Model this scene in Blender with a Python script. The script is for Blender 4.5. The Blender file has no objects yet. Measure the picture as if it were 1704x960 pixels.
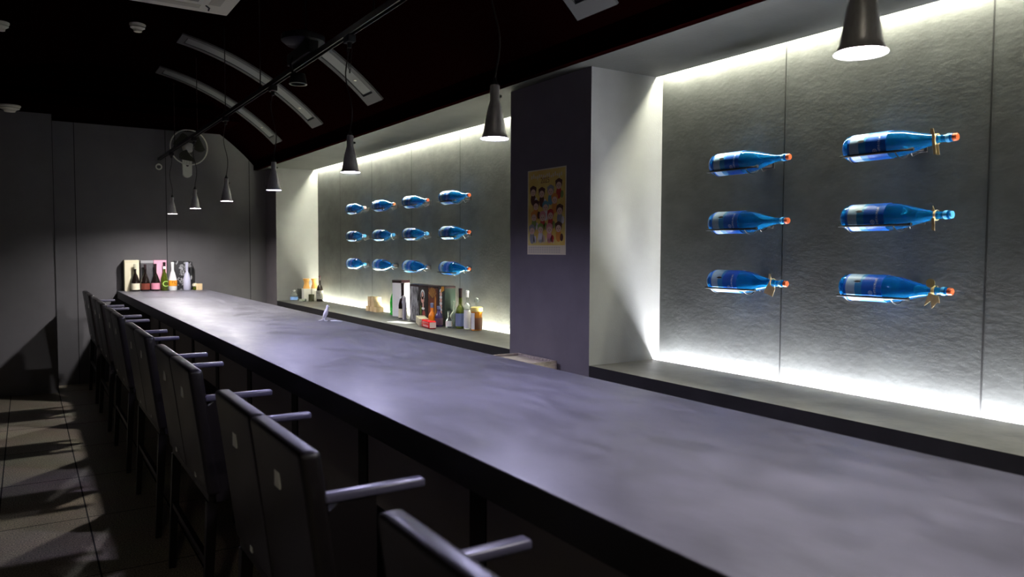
import bpy, bmesh, math, random
from mathutils import Vector, Matrix
random.seed(7)
PI = math.pi
S = bpy.context.scene
COL = S.collection

# ------------------------------------------------------------------ camera
yaw, pitch, roll = 0.57137029, 0.05051364, 0.00447675
cy, sy, cp, sp = math.cos(yaw), math.sin(yaw), math.cos(pitch), math.sin(pitch)
F = Vector((sy*cp, cy*cp, -sp)); R0 = Vector((cy, -sy, 0)); U0 = R0.cross(F)
Rr = R0*math.cos(roll) + U0*math.sin(roll); Uu = U0*math.cos(roll) - R0*math.sin(roll)
cam = bpy.data.cameras.new('camera'); co = bpy.data.objects.new('camera', cam); COL.objects.link(co)
m = Matrix.Identity(4)
for i in range(3):
    m[i][0], m[i][1], m[i][2] = Rr[i], Uu[i], -F[i]
m[2][3] = 1.54
co.matrix_world = m
cam.sensor_width = 36; cam.lens = 36*1257.8/1704; cam.clip_start = .05
cam.dof.use_dof = True; cam.dof.focus_distance = 4.6; cam.dof.aperture_fstop = 3.2
S.camera = co

# ------------------------------------------------------------------ light and exposure
S.view_settings.view_transform = 'Standard'; S.view_settings.look = 'None'
S.view_settings.exposure = 0.0; S.view_settings.gamma = 1; S.view_settings.use_curve_mapping = False
W = bpy.data.worlds.new('world'); S.world = W; W.use_nodes = True
W.node_tree.nodes['Background'].inputs[0].default_value = (.5, .5, .55, 1)
W.node_tree.nodes['Background'].inputs[1].default_value = 0.0
LED_TOP, LED_BOTTOM, PENDANT, ROOM_FILL = 380.0, 480.0, 1000.0, 230.0

# ------------------------------------------------------------------ materials
MATS = {}
def mat(name, color=(.5, .5, .5), rough=.5, metal=0., spec=.5, emit=None, estr=0., trans=0., ior=1.45,
        var=0., vscale=8., bump=0., bscale=40., stretch=(1, 1, 1), color2=None, rvar=0., detail=4., coat=0.):
    if name in MATS: return MATS[name]
    m = bpy.data.materials.new(name); m.use_nodes = True; nt = m.node_tree; N = nt.nodes; L = nt.links
    b = N['Principled BSDF']
    b.inputs['Base Color'].default_value = (*color, 1); b.inputs['Roughness'].default_value = rough
    b.inputs['Metallic'].default_value = metal; b.inputs['Specular IOR Level'].default_value = spec
    b.inputs['Transmission Weight'].default_value = trans; b.inputs['IOR'].default_value = ior
    b.inputs['Coat Weight'].default_value = coat
    if emit: b.inputs['Emission Color'].default_value = (*emit, 1); b.inputs['Emission Strength'].default_value = estr
    tc = N.new('ShaderNodeTexCoord'); mp = N.new('ShaderNodeMapping'); mp.inputs['Scale'].default_value = stretch
    L.new(tc.outputs['Object'], mp.inputs['Vector'])
    n = N.new('ShaderNodeTexNoise'); n.inputs['Scale'].default_value = vscale; n.inputs['Detail'].default_value = detail
    n.inputs['Roughness'].default_value = .6
    L.new(mp.outputs[0], n.inputs['Vector'])
    if var > 0 or color2:
        r = N.new('ShaderNodeValToRGB')
        c2 = color2 or tuple(min(1, c*(1+var)) for c in color); c1 = color if color2 else tuple(c*(1-var) for c in color)
        r.color_ramp.elements[0].position = .35; r.color_ramp.elements[1].position = .68
        r.color_ramp.elements[0].color = (*c1, 1); r.color_ramp.elements[1].color = (*c2, 1)
        L.new(n.outputs['Fac'], r.inputs[0]); L.new(r.outputs[0], b.inputs['Base Color'])
    if rvar > 0:
        mr = N.new('ShaderNodeMapRange'); mr.inputs['To Min'].default_value = rough-rvar; mr.inputs['To Max'].default_value = rough+rvar
        mr.inputs['From Min'].default_value = .3; mr.inputs['From Max'].default_value = .7
        L.new(n.outputs['Fac'], mr.inputs['Value']); L.new(mr.outputs[0], b.inputs['Roughness'])
    if bump > 0:
        n2 = N.new('ShaderNodeTexNoise'); n2.inputs['Scale'].default_value = bscale; n2.inputs['Detail'].default_value = 5
        L.new(mp.outputs[0], n2.inputs['Vector'])
        bp = N.new('ShaderNodeBump'); bp.inputs['Strength'].default_value = bump; bp.inputs['Distance'].default_value = .01
        L.new(n2.outputs['Fac'], bp.inputs['Height']); L.new(bp.outputs[0], b.inputs['Normal'])
    MATS[name] = m
    return m

M_panel = mat('charcoal_wall_panel', (.078, .081, .077), .7, var=.18, vscale=5, bump=.11, bscale=30, stretch=(1, 1, 1.7))
M_plaster = mat('grey_plaster', (.145, .145, .142), .85, var=.05, vscale=6, bump=.08, bscale=120)
M_pillar = mat('dark_grey_plaster', (.15, .134, .140), .85, var=.06, vscale=5, bump=.08, bscale=120)
M_endwall = mat('end_wall_grey', (.145, .14, .143), .85, var=.05, vscale=4, bump=.05, bscale=150)
M_black = mat('black_ceiling_paint', (.0035, .0004, .0004), .95, spec=.0)
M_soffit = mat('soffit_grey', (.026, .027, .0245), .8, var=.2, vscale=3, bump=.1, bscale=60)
M_seam = mat('panel_joint', (.015, .015, .015), .9)
M_counter = mat('grey_micro_cement', (.108, .104, .122), .46, spec=.45, var=.22, vscale=7.0, detail=12, rvar=.10, bump=.05, bscale=25, stretch=(1.6, .8, 1))
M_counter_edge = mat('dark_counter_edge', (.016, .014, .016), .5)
M_ledge = mat('dark_slate_ledge', (.055, .053, .048), .5, var=.4, vscale=6, detail=8, bump=.12, bscale=35)
M_ledge_edge = mat('ledge_front_edge', (.010, .009, .010), .6, var=.3, vscale=10)
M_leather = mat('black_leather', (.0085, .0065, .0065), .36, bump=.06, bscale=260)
M_arm = mat('lit_arm_leather', (.085, .080, .115), .28, bump=.05, bscale=260)  # black leather with the violet pendant light put into its colour
M_wood_dark = mat('dark_stained_wood', (.006, .004, .0035), .45)
M_steel = mat('brushed_steel', (.95, .91, .93), .30, .60, var=.12, vscale=4, stretch=(60, 60, 1))
M_refl = mat('white_reflector', (.9, .9, .92), .5)
M_plate = mat('satin_steel_plate', (.9, .9, .84), .45, 0)
M_cord = mat('black_cord', (.006, .005, .005), .6)
M_track = mat('black_track', (.02, .018, .018), .35)
M_tile = None
M_white_plastic = mat('offwhite_plastic', (.86, .84, .70), .5)
M_fix = mat('fixture_grey_metal', (.075, .075, .078), .5)
M_lens = mat('fixture_lens', (.20, .21, .21), .35)
M_dim = mat('fixture_gap', (.02, .02, .02), .7)
M_led_t = mat('led_strip_warm', (1, 1, 1), .5, emit=(1.0, 1.0, .80), estr=LED_TOP)
M_led_b1 = mat('led_strip_neutral', (1, 1, 1), .5, emit=(1.0, 1.0, .80), estr=LED_BOTTOM)
M_led_b2 = mat('led_strip_cool', (1, 1, 1), .5, emit=(.93, .95, 1.0), estr=LED_BOTTOM*1.1)
M_bulb = mat('pendant_bulb', (1, 1, 1), .5, emit=(.66, .64, 1.0), estr=PENDANT*1.3)
M_bulbf = mat('far_pendant_bulb', (1, 1, 1), .5, emit=(1, .96, .97), estr=PENDANT*2.3)
M_bulbn = mat('near_pendant_bulb', (1, 1, 1), .5, emit=(.96, .92, 1.0), estr=PENDANT)
M_fill = mat('fill_lamp_glow', (1, 1, 1), .5, emit=(1, .93, .74), estr=ROOM_FILL)  # glow of the added fill lamp behind the camera
M_blueglass = mat('blue_glass', (.012, .38, .98), .04, trans=.87, ior=1.33, coat=.5)
M_lab_pale = mat('label_pale_blue', (.36, .52, .68), .45, var=.08, vscale=30)
M_lab_mid = mat('label_mid_blue', (.03, .27, .60), .4)
M_lab_deep = mat('label_deep_blue', (.004, .11, .58), .4, color2=(.004, .19, .80), vscale=14)
M_lab_text = mat('label_light_print', (.65, .78, .95), .5)
M_lab_mark = mat('label_dark_mark', (.02, .012, .015), .5)
M_capring = mat('cap_pale_blue', (.06, .26, .50), .3)
M_kraft = mat('beige_paper', (.72, .55, .27), .8, var=.08, vscale=30)
M_wood = mat('pale_hinoki_wood', (.72, .54, .30), .6, var=.12, vscale=10, stretch=(8, 1, 1))
CAPC = {'red': mat('cap_orange_red', (.32, .055, .012), .5), 'orange': mat('cap_orange', (.38, .13, .05), .4),
        'pink': mat('cap_dusty_pink', (.55, .28, .28), .4), 'clear': M_capring, 'dark': mat('cap_dark', (.05, .04, .05), .4)}

# ------------------------------------------------------------------ helpers
def NB(): return bmesh.new()
def box(bm, x0, x1, y0, y1, z0, z1, mi=0, bev=0., mtx=None):
    vs = [bm.verts.new(p) for p in [(x0, y0, z0), (x1, y0, z0), (x1, y1, z0), (x0, y1, z0), (x0, y0, z1), (x1, y0, z1), (x1, y1, z1), (x0, y1, z1)]]
    fs = [bm.faces.new([vs[i] for i in q]) for q in [(3, 2, 1, 0), (4, 5, 6, 7), (0, 1, 5, 4), (1, 2, 6, 5), (2, 3, 7, 6), (3, 0, 4, 7)]]
    for f in fs: f.material_index = mi
    if bev > 0:
        r = bmesh.ops.bevel(bm, geom=list({e for f in fs for e in f.edges}), offset=bev, segments=3, affect='EDGES', profile=.6)
        for f in r['faces']: f.material_index = mi
        vs = list({v for f in r['faces'] for v in f.verts} | {v for v in vs if v.is_valid})
    if mtx:
        for v in vs:
            if v.is_valid: v.co = mtx @ v.co
    return vs
def prism(bm, pts, axis, a0, a1, mi=0):
    """closed polygon pts (2d) extruded along axis ('x','y','z')"""
    def P(p, a):
        return {'x': (a, p[0], p[1]), 'y': (p[0], a, p[1]), 'z': (p[0], p[1], a)}[axis]
    A = [bm.verts.new(P(p, a0)) for p in pts]; B = [bm.verts.new(P(p, a1)) for p in pts]
    n = len(pts); fs = [bm.faces.new(A[::-1]), bm.faces.new(B)]
    for i in range(n): fs.append(bm.faces.new([A[i], A[(i+1) % n], B[(i+1) % n], B[i]]))
    for f in fs: f.material_index = mi
    return A+B
def frame(d):
    d = d.normalized(); a = Vector((0, 0, 1)) if abs(d.z) < .9 else Vector((1, 0, 0))
    u = d.cross(a).normalized(); return u, d.cross(u).normalized()
def tube(bm, pts, r, seg=8, mi=0, closed=False):
    pts = [Vector(p) for p in pts]; n = len(pts); rings = []
    rs = r if isinstance(r, (list, tuple)) else [r]*n
    pu = None
    for i, p in enumerate(pts):
        if closed: d = pts[(i+1) % n]-pts[i-1]
        else: d = pts[min(i+1, n-1)]-pts[max(i-1, 0)]
        u, w = frame(d)
        if pu is not None:
            u = (pu-d.normalized()*pu.dot(d.normalized())).normalized(); w = d.normalized().cross(u)
        pu = u
        rings.append([bm.verts.new(p+(u*math.cos(t*2*PI/seg)+w*math.sin(t*2*PI/seg))*rs[i]) for t in range(seg)])
    for i in range(n if closed else n-1):
        a, b = rings[i], rings[(i+1) % n]
        for t in range(seg):
            f = bm.faces.new([a[t], a[(t+1) % seg], b[(t+1) % seg], b[t]]); f.material_index = mi; f.smooth = True
    if not closed:
        for q in (rings[0][::-1], rings[-1]):
            f = bm.faces.new(q); f.material_index = mi
def lathe(bm, prof, seg=24, axis='z', o=(0, 0, 0), mi=0, cap=True):
    """prof: list of (radius, height)"""
    o = Vector(o); rings = []
    def P(r, h, t):
        c, s = r*math.cos(t), r*math.sin(t)
        return o+Vector({'z': (c, s, h), 'y': (c, h, s), '-y': (c, -h, -s), 'x': (h, c, s), '-z': (c, s, -h)}[axis])
    for (r, h) in prof:
        rings.append([bm.verts.new(P(max(r, 1e-5), h, t*2*PI/seg)) for t in range(seg)])
    for i in range(len(rings)-1):
        for t in range(seg):
            f = bm.faces.new([rings[i][t], rings[i][(t+1) % seg], rings[i+1][(t+1) % seg], rings[i+1][t]]); f.smooth = True; f.material_index = mi
    if cap:
        for q in (rings[0][::-1], rings[-1]):
            f = bm.faces.new(q); f.material_index = mi
def obj(name, bm, mats, parent=None, loc=None, smooth=False, sharp=40):
    bmesh.ops.recalc_face_normals(bm, faces=bm.faces)
    me = bpy.data.meshes.new(name); bm.to_mesh(me); bm.free()
    for x in (mats if isinstance(mats, (list, tuple)) else [mats]): me.materials.append(x)
    o = bpy.data.objects.new(name, me); COL.objects.link(o)
    if smooth:
        for p in me.polygons: p.use_smooth = True
    me.set_sharp_from_angle(angle=math.radians(sharp))
    if parent: o.parent = parent
    if loc: o.location = loc
    return o
def tag(o, label, cat, group=None, kind=None):
    o['label'] = label; o['category'] = cat
    if group: o['group'] = group
    if kind: o['kind'] = kind
    return o
def thing(name, label, cat, loc=(0, 0, 0), group=None, rz=0):
    o = bpy.data.objects.new(name, None); COL.objects.link(o); o.location = loc; o.rotation_euler = (0, 0, rz); o.empty_display_size = .05
    return tag(o, label, cat, group)
def struct(name, bm, m, label=None, **k):
    o = obj(name, bm, m, **k); o['kind'] = 'structure'
    if label: o['label'] = label
    return o
def copy_tree(o, parent=None):
    c = o.copy(); COL.objects.link(c)
    if parent: c.parent = parent
    for ch in [x for x in list(COL.objects) if x.parent == o]: copy_tree(ch, c)
    return c
def text_mesh(name, s, size, mtx, m, parent, depth=.0004):
    cu = bpy.data.curves.new(name, 'FONT'); cu.body = s; cu.size = size; cu.align_x = 'CENTER'; cu.align_y = 'CENTER'; cu.extrude = depth
    t = bpy.data.objects.new(name+'_src', cu); COL.objects.link(t)
    bpy.context.view_layer.update()
    me = bpy.data.meshes.new_from_object(t.evaluated_get(bpy.context.evaluated_depsgraph_get()))
    bpy.data.objects.remove(t); me.transform(mtx); me.materials.clear(); me.materials.append(m)
    o = bpy.data.objects.new(name, me); COL.objects.link(o); o.parent = parent
    return o

# ------------------------------------------------------------------ the room
XW, XB, ZS, ZT = 2.583, 3.105, .91, 2.53      # pillar plane, niche back wall, ledge top, soffit
YE, YN = 9.83, -1.6                            # end wall, rear wall
XL = -1.55                                     # left wall
# floor with long tile joints
m = bpy.data.materials.new('dark_granite_tile'); m.use_nodes = True; nt = m.node_tree; N = nt.nodes; L = nt.links; b = N['Principled BSDF']
tc = N.new('ShaderNodeTexCoord'); n1 = N.new('ShaderNodeTexNoise'); n1.inputs['Scale'].default_value = 130; n1.inputs['Detail'].default_value = 3
n0 = N.new('ShaderNodeTexNoise'); n0.inputs['Scale'].default_value = 3
L.new(tc.outputs['Object'], n1.inputs[0]); L.new(tc.outputs['Object'], n0.inputs[0])
r = N.new('ShaderNodeValToRGB'); r.color_ramp.elements[0].position = .35; r.color_ramp.elements[0].color = (.10, .092, .072, 1)
r.color_ramp.elements[1].position = .7; r.color_ramp.elements[1].color = (.62, .53, .38, 1)
mx = N.new('ShaderNodeMix'); mx.data_type = 'RGBA'; mx.blend_type = 'MULTIPLY'; mx.inputs['Factor'].default_value = .3
L.new(n1.outputs[0], r.inputs[0]); L.new(r.outputs[0], mx.inputs['A']); L.new(n0.outputs['Color'], mx.inputs['B']); L.new(mx.outputs['Result'], b.inputs['Base Color'])
b.inputs['Roughness'].default_value = .5; M_tile = m
M_joint = mat('dark_tile_joint', (.012, .011, .010), .8)
bm = NB(); box(bm, XL-.1, XB+.2, YN-.1, YE+.3, -.12, 0)
for x in (-1.01, -.585, -.165, .265, .69, 1.115, 1.54, 1.965, 2.39): box(bm, x-.004, x+.004, YN, YE, -.01, .0006, 1)
for k in range(13): box(bm, XL, XW, YN+.2+k*.9-.003, YN+.2+k*.9+.003, -.01, .0005, 1)
struct('floor', bm, [M_tile, M_joint], 'dark speckled granite tile floor')
# end wall with panel joints
bm = NB(); box(bm, XL-.1, XB+.2, YE, YE+.15, -.05, 3.6)
for x in (-.47, .482, 1.421, 2.384): box(bm, x-.004, x+.004, YE-.0003, YE+.01, 0, 2.945, 1)
struct('wall_end', bm, [M_endwall, M_seam], 'grey panelled end wall of the bar')
bm = NB(); box(bm, XL-.1, .262, 9.36, YE+.01, -.01, 2.95)
box(bm, .258, .2632, 9.356, 9.364, 0, 2.945, 1)
struct('wall_end_projection', bm, [M_endwall, M_seam], 'grey wall projection left of the end wall')
bm = NB(); box(bm, XL-.15, XL, YN-.1, YE+.1, -.05, 3.6); struct('wall_left', bm, M_endwall)
bm = NB(); box(bm, XL-.1, XB+.2, YN-.15, YN, -.05, 3.6); struct('wall_rear', bm, M_endwall)
# niche back wall: textured panels with thin joints
bm = NB(); box(bm, XB, XB+.12, YN, 9.45, .5, 2.9)
for y in (-.40, .53, 1.462, 2.394, 3.33, 4.69, 5.649, 6.607, 7.589, 8.55): box(bm, XB-.0003, XB+.01, y-.0035, y+.0035, .8, 2.8, 1)
struct('wall_right', bm, [M_panel, M_seam], 'dark textured wall panels at the back of the niches')
# pillars between and beside the niches
bm = NB(); box(bm, XW, XB+.1, 3.235, 4.041, 0, 2.62, 0)
for f in bm.faces: f.material_index = 1 if abs(f.calc_center_median().y-3.638) > .3 else 0
struct('wall_right_pillar', bm, [M_pillar, M_plaster], 'dark grey pillar between the two niches')
bm = NB(); box(bm, XW, XB+.1, 9.352, YE+.02, 0, 2.62)
for f in bm.faces: f.material_index = 1 if f.calc_center_median().y < 9.4 else 0
struct('wall_right_corner', bm, [M_pillar, M_plaster], 'narrow wall piece beside the far niche')
bm = NB(); box(bm, XW+.01, XW+.12, YN, 9.36, 0, ZS-.065); struct('wall_right_base', bm, M_pillar, 'wall below the niche ledges')
# soffit over the niches, stopping short of the back wall (light cove)
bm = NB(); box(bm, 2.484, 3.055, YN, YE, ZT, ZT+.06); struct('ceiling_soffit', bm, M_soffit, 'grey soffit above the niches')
bm = NB(); box(bm, 2.484, XB+.15, YN, YE, ZT+.13, ZT+.2); box(bm, 2.50, 2.52, YN, YE, ZT+.06, ZT+.14); struct('ceiling_cove', bm, M_plaster)
# barrel vault, black
VX, VZ, VR = .67, 1.0, 2.38
a1 = math.asin((2.484-VX)/VR); a0 = -math.asin((VX-XL)/VR)
bm = NB(); inner, outer = [], []
for i in range(65):
    a = a0+(a1-a0)*i/64
    inner.append((VX+VR*math.sin(a), VZ+VR*math.cos(a))); outer.append((VX+(VR+.12)*math.sin(a), VZ+(VR+.12)*math.cos(a)))
for i in range(64):
    prism(bm, [inner[i], inner[i+1], outer[i+1], outer[i]], 'y', YN, YE+.1)
bmesh.ops.remove_doubles(bm, verts=bm.verts, dist=1e-5)
struct('ceiling', bm, M_black, 'black painted barrel vaulted ceiling')
bm = NB(); box(bm, XL-.05, 2.043, 8.76, YE+.02, 2.945, 3.1); box(bm, XL-.05, 1.75, 8.76, YE+.02, 3.05, 3.4)
struct('ceiling_bulkhead', bm, M_black, 'black dropped ceiling at the end wall')
bm = NB(); box(bm, 2.44, 2.50, YN, YE, ZT+.001, ZT+.14); struct('trim_1', bm, M_black, 'black edge where vault meets soffit')

# ------------------------------------------------------------------ niche ledges and light strips
def ledge(y0, y1, label):
    t = thing('wall_ledge', label, 'shelf', (XW, (y0+y1)/2, ZS-.065))
    h = (y1-y0)/2
    bm = NB(); box(bm, 0, 3.058-XW, -h, h, .0, .065, 0)
    for f in bm.faces:
        if f.calc_center_median().x < .01: f.material_index = 1
    obj('ledge_slab', bm, [M_ledge, M_ledge_edge], t)
    return t
ledge(4.043, 9.350, 'long dark stone ledge of the far niche, holding bottles and boxes')
ledge(YN+.01, 3.233, 'bare dark stone ledge of the near niche under the six largest blue bottles')
def strip(y0, y1, z, up, m, label):
    t = thing('light_strip', label, 'light', (3.083, (y0+y1)/2, z)); h = (y1-y0)/2
    bm = NB(); box(bm, -.018, .02, -h, h, -.012, .0) if up else box(bm, -.018, .02, -h, h, .0, .012); obj('strip_channel', bm, M_fix, t)
    e = .002 if up else -.002
    bm = NB(); box(bm, -.010, .012, -h, h, min(0, e), max(0, e)); obj('strip_diffuser', bm, m, t)
strip(4.05, 9.345, ZT+.052, False, M_led_t, 'glowing light strip recessed along the top of the far niche')
strip(YN+.02, 3.228, ZT+.052, False, M_led_t, 'glowing light strip recessed along the top of the near niche')
strip(4.05, 9.345, ZS-.052, True, M_led_b1, 'glowing light strip behind the ledge of the far niche')
strip(YN+.02, 3.228, ZS-.052, True, M_led_b2, 'glowing light strip behind the ledge of the near niche')
bm = NB(); box(bm, 3.0, XB+.05, YN+.01, 3.233, ZS-.15, ZS-.075); box(bm, 3.0, XB+.05, 4.043, 9.35, ZS-.15, ZS-.075); struct('trim_2', bm, M_plaster)

# ------------------------------------------------------------------ counter
t = thing('bar_counter', 'long grey micro-cement bar counter running the length of the room', 'counter', (1.355, 4.2, 0))
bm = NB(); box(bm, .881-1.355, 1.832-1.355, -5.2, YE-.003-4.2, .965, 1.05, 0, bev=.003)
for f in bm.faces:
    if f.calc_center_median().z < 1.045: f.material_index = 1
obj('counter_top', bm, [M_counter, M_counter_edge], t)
bm = NB(); box(bm, -.13, -.09, -5.1, YE-.01-4.2, 0, .964)
for k in range(11): box(bm, -.136, -.1, -5.1+k*1.0-.05, -5.1+k*1.0+.05, 0, .964, 1)
obj('front_panel', bm, [mat('counter_front_grey', (.40, .36, .34), .7), M_wood_dark], t)
bm = NB(); box(bm, .30, .34, -5.1, YE-.01-4.2, 0, .964); obj('back_panel', bm, M_wood_dark, t)
# low work bench behind the bar, standing against the wall (carries the wooden crate)
t = thing('back_bench', 'low dark work bench behind the counter at the foot of the pillar', 'bench', (2.40, 3.7, 0))
bm = NB(); box(bm, -.17, .17, -.7, .7, .77, .80); obj('bench_top', bm, M_wood_dark, t)
for sx in (-.14, .14):
    for s in (-.66, .66):
        bm = NB(); box(bm, sx-.02, sx+.02, s-.02, s+.02, 0, .77); obj('leg', bm, M_wood_dark, t)
t = thing('wooden_crate', 'pale worn wooden crate showing behind the counter below the pillar', 'crate', (2.44, 3.70, .80))
mw = mat('worn_pale_wood', (.36, .30, .25), .7, var=.35, vscale=12, stretch=(1, 6, 3))
bm = NB(); box(bm, -.12, .12, -.20, .20, 0, .012); obj('crate_floor', bm, mw, t)
for nme, a in (('crate_side', (-.12, -.108, -.2, .2, .012, .105)), ('crate_side', (.108, .12, -.2, .2, .012, .105)), ('crate_side', (-.108, .108, -.2, -.188, .012, .105)), ('crate_side', (-.108, .108, .188, .2, .012, .105))):
    bm = NB(); box(bm, *a, bev=.001); obj(nme, bm, mw, t)
bm = NB(); box(bm, -.10, .10, -.18, .18, .085, .092); obj('crate_insert', bm, mw, t)

# ------------------------------------------------------------------ two-seat bar benches
ZBT, ZBB = 1.088, .585
def bench(y0, y1, label):
    w = y1-y0
    t = thing('bar_bench', label, 'bar seat', (.68, (y0+y1)/2, 0), 'two-seat bar benches along the counter')
    X = lambda v: v-.68
    sh = lambda z: (.565-.50)*(1-(z-ZBB)/(ZBT-ZBB))      # lean: outer face x = .503 + sh
    for s in (-1, 1):
        c = s*w/4; hw = w/4-.0022
        bm = NB()
        vs = box(bm, X(.503), X(.556), c-hw, c+hw, ZBB, ZBT, bev=.017)
        bmesh.ops.subdivide_edges(bm, edges=[e for e in bm.edges if abs(e.verts[0].co.z-e.verts[1].co.z) > .2], cuts=4)
        for v in bm.verts:
            v.co.x += sh(v.co.z)
            k = (v.co.y-c)/hw; q = (v.co.z-ZBB)/(ZBT-ZBB)
            if q > .9: v.co.z -= .006*k**4
        bk = obj('backrest', bm, M_leather, t, smooth=True, sharp=60)
        bm = NB()
        for v in box(bm, X(.4995), X(.504), c-.023, c+.023, .943, .985, bev=.001): v.co.x += sh(.96)
        pl = obj('name_plate', bm, M_plate, bk); pl['label'] = 'small square steel plate'
        bm = NB()
        for v in box(bm, X(.500), X(.504), c-.012, c+.012, .610, .628, bev=.0008): v.co.x += sh(.62)
        obj('rivet_plate', bm, M_plate, bk)
    bm = NB(); box(bm, X(.575), X(.97), -w/2+.035, w/2-.035, .60, .70, bev=.025); obj('seat', bm, M_leather, t, smooth=True, sharp=60)
    bm = NB(); box(bm, X(.575), X(.96), -w/2+.03, w/2-.03, .555, .60, bev=.004); obj('seat_frame', bm, M_wood_dark, t)
    for s in (-1, 1):
        yo = s*(w/2-.018)
        bm = NB()
        # side panel under the arm with a rounded rear top corner, and the padded arm rail
        pts = [(X(.60), .56), (X(.69), .56), (X(.69), .90), (X(.69), .955), (X(.60), .955), (X(.575), .938), (X(.566), .90), (X(.58), .75)]
        prism(bm, pts, 'y', yo-.012, yo+.012)
        obj('arm_panel', bm, M_leather, t)
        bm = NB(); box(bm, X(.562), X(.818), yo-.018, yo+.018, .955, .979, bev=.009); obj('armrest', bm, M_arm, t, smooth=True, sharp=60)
    for sx, rx in ((.59, -.03), (.94, .02)):
        for s in (-1, 1):
            yo = s*(w/2-.05)
            bm = NB(); a = .020; bq = .014
            top = [(X(sx)-a, yo-a), (X(sx)+a, yo-a), (X(sx)+a, yo+a), (X(sx)-a, yo+a)]
            bot = [(X(sx)+rx-bq, yo-bq), (X(sx)+rx+bq, yo-bq), (X(sx)+rx+bq, yo+bq), (X(sx)+rx-bq, yo+bq)]
            A = [bm.verts.new((*p, 0)) for p in bot]; B = [bm.verts.new((*p, .556)) for p in top]
            bm.faces.new(A[::-1]); bm.faces.new(B)
            for i in range(4): bm.faces.new([A[i], A[(i+1) % 4], B[(i+1) % 4], B[i]])
            obj('leg', bm, M_wood_dark, t)
    bm = NB(); box(bm, X(.945), X(.965), -w/2+.05, w/2-.05, .24, .27); obj('footrest', bm, M_wood_dark, t)
    bm = NB(); box(bm, X(.565), X(.585), -w/2+.05, w/2-.05, .30, .325); obj('stretcher', bm, M_wood_dark, t)
    return t
BEN = [(.30, 1.227, 'nearest dark leather two-seat bar bench, cut off by the bottom of the photo'),
       (1.66, 2.58, 'dark leather two-seat bar bench with both steel plates showing large, second from the camera'),
       (3.036, 3.955, 'dark leather two-seat bar bench at the counter, third from the camera'),
       (4.31, 5.25, 'dark leather two-seat bar bench at the counter, fourth from the camera'),
       (5.69, 6.64, 'dark leather two-seat bar bench at the counter, third from the end wall'),
       (7.08, 8.05, 'dark leather two-seat bar bench at the counter, second from the end wall'),
       (8.43, 9.40, 'dark leather two-seat bar bench nearest the end wall, its back corner standing out')]
for a, b_, l in BEN: bench(a, b_, l)

# ------------------------------------------------------------------ track and pendants
XT, ZTR = 1.35, 2.595
t = thing('lighting_track', 'black lighting track hung on rods along the vault over the counter', 'lighting track', (XT, YE-.005, ZTR))
bm = NB(); Y0, Y1 = -1.5-YE, -.004
box(bm, -.015, .015, Y0, Y1, .010, .015); box(bm, -.015, -.011, Y0, Y1, -.015, .010); box(bm, .011, .015, Y0, Y1, -.015, .010)
obj('rail', bm, M_track, t)
bm = NB(); box(bm, -.0035, .0035, Y0, Y1, -.006, .012); obj('conductor', bm, mat('track_copper_strip', (.1, .09, .08), .3, .8), t)
for y in (.9, 2.1, 3.27, 4.25, 5.235, 6.29, 7.45, 8.7):
    zc = (VZ+math.sqrt(VR**2-(XT-VX)**2)) if y < 8.76 else 2.945
    bm = NB(); tube(bm, [(0, y-YE, .018), (0, y-YE, zc-ZTR+.01)], .004, 6); lathe(bm, [(.012, .016), (.012, .03), (.005, .034)], 10, o=(0, y-YE, 0)); obj('hanging_rod', bm, M_cord, t)
t = thing('track_spotlight', 'black spotlight clamped on the track, pointing down, not lit', 'spotlight', (XT, 4.40, ZTR+.02))
bm = NB(); box(bm, -.03, .03, -.28, .12, .0, .07, bev=.008); obj('driver_box', bm, M_cord, t, smooth=True, sharp=50)
bm = NB(); lathe(bm, [(.02, .07), (.09, .075), (.12, .10), (.12, .13), (.08, .145), (.02, .15)], 24, o=(0, -.10, 0)); obj('canopy', bm, M_cord, t)
bm = NB(); tube(bm, [(-.028, .0, .03), (-.045, .0, -.01), (-.03, .0, -.06)], .008, 8); obj('bracket', bm, M_cord, t)
bm = NB(); lathe(bm, [(.012, 0), (.040, -.006), (.050, -.055), (.050, -.062), (.045, -.062), (.036, -.01)], 20, o=(0, 0, -.055), cap=False); obj('lamp_head', bm, M_cord, t)
bm = NB(); lathe(bm, [(.044, -.122), (.051, -.122), (.051, -.117), (.044, -.117)], 20, cap=False); obj('rim', bm, mat('spot_rim', (.3, .3, .28), .3, .6), t)
ZL = 1.918
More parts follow.
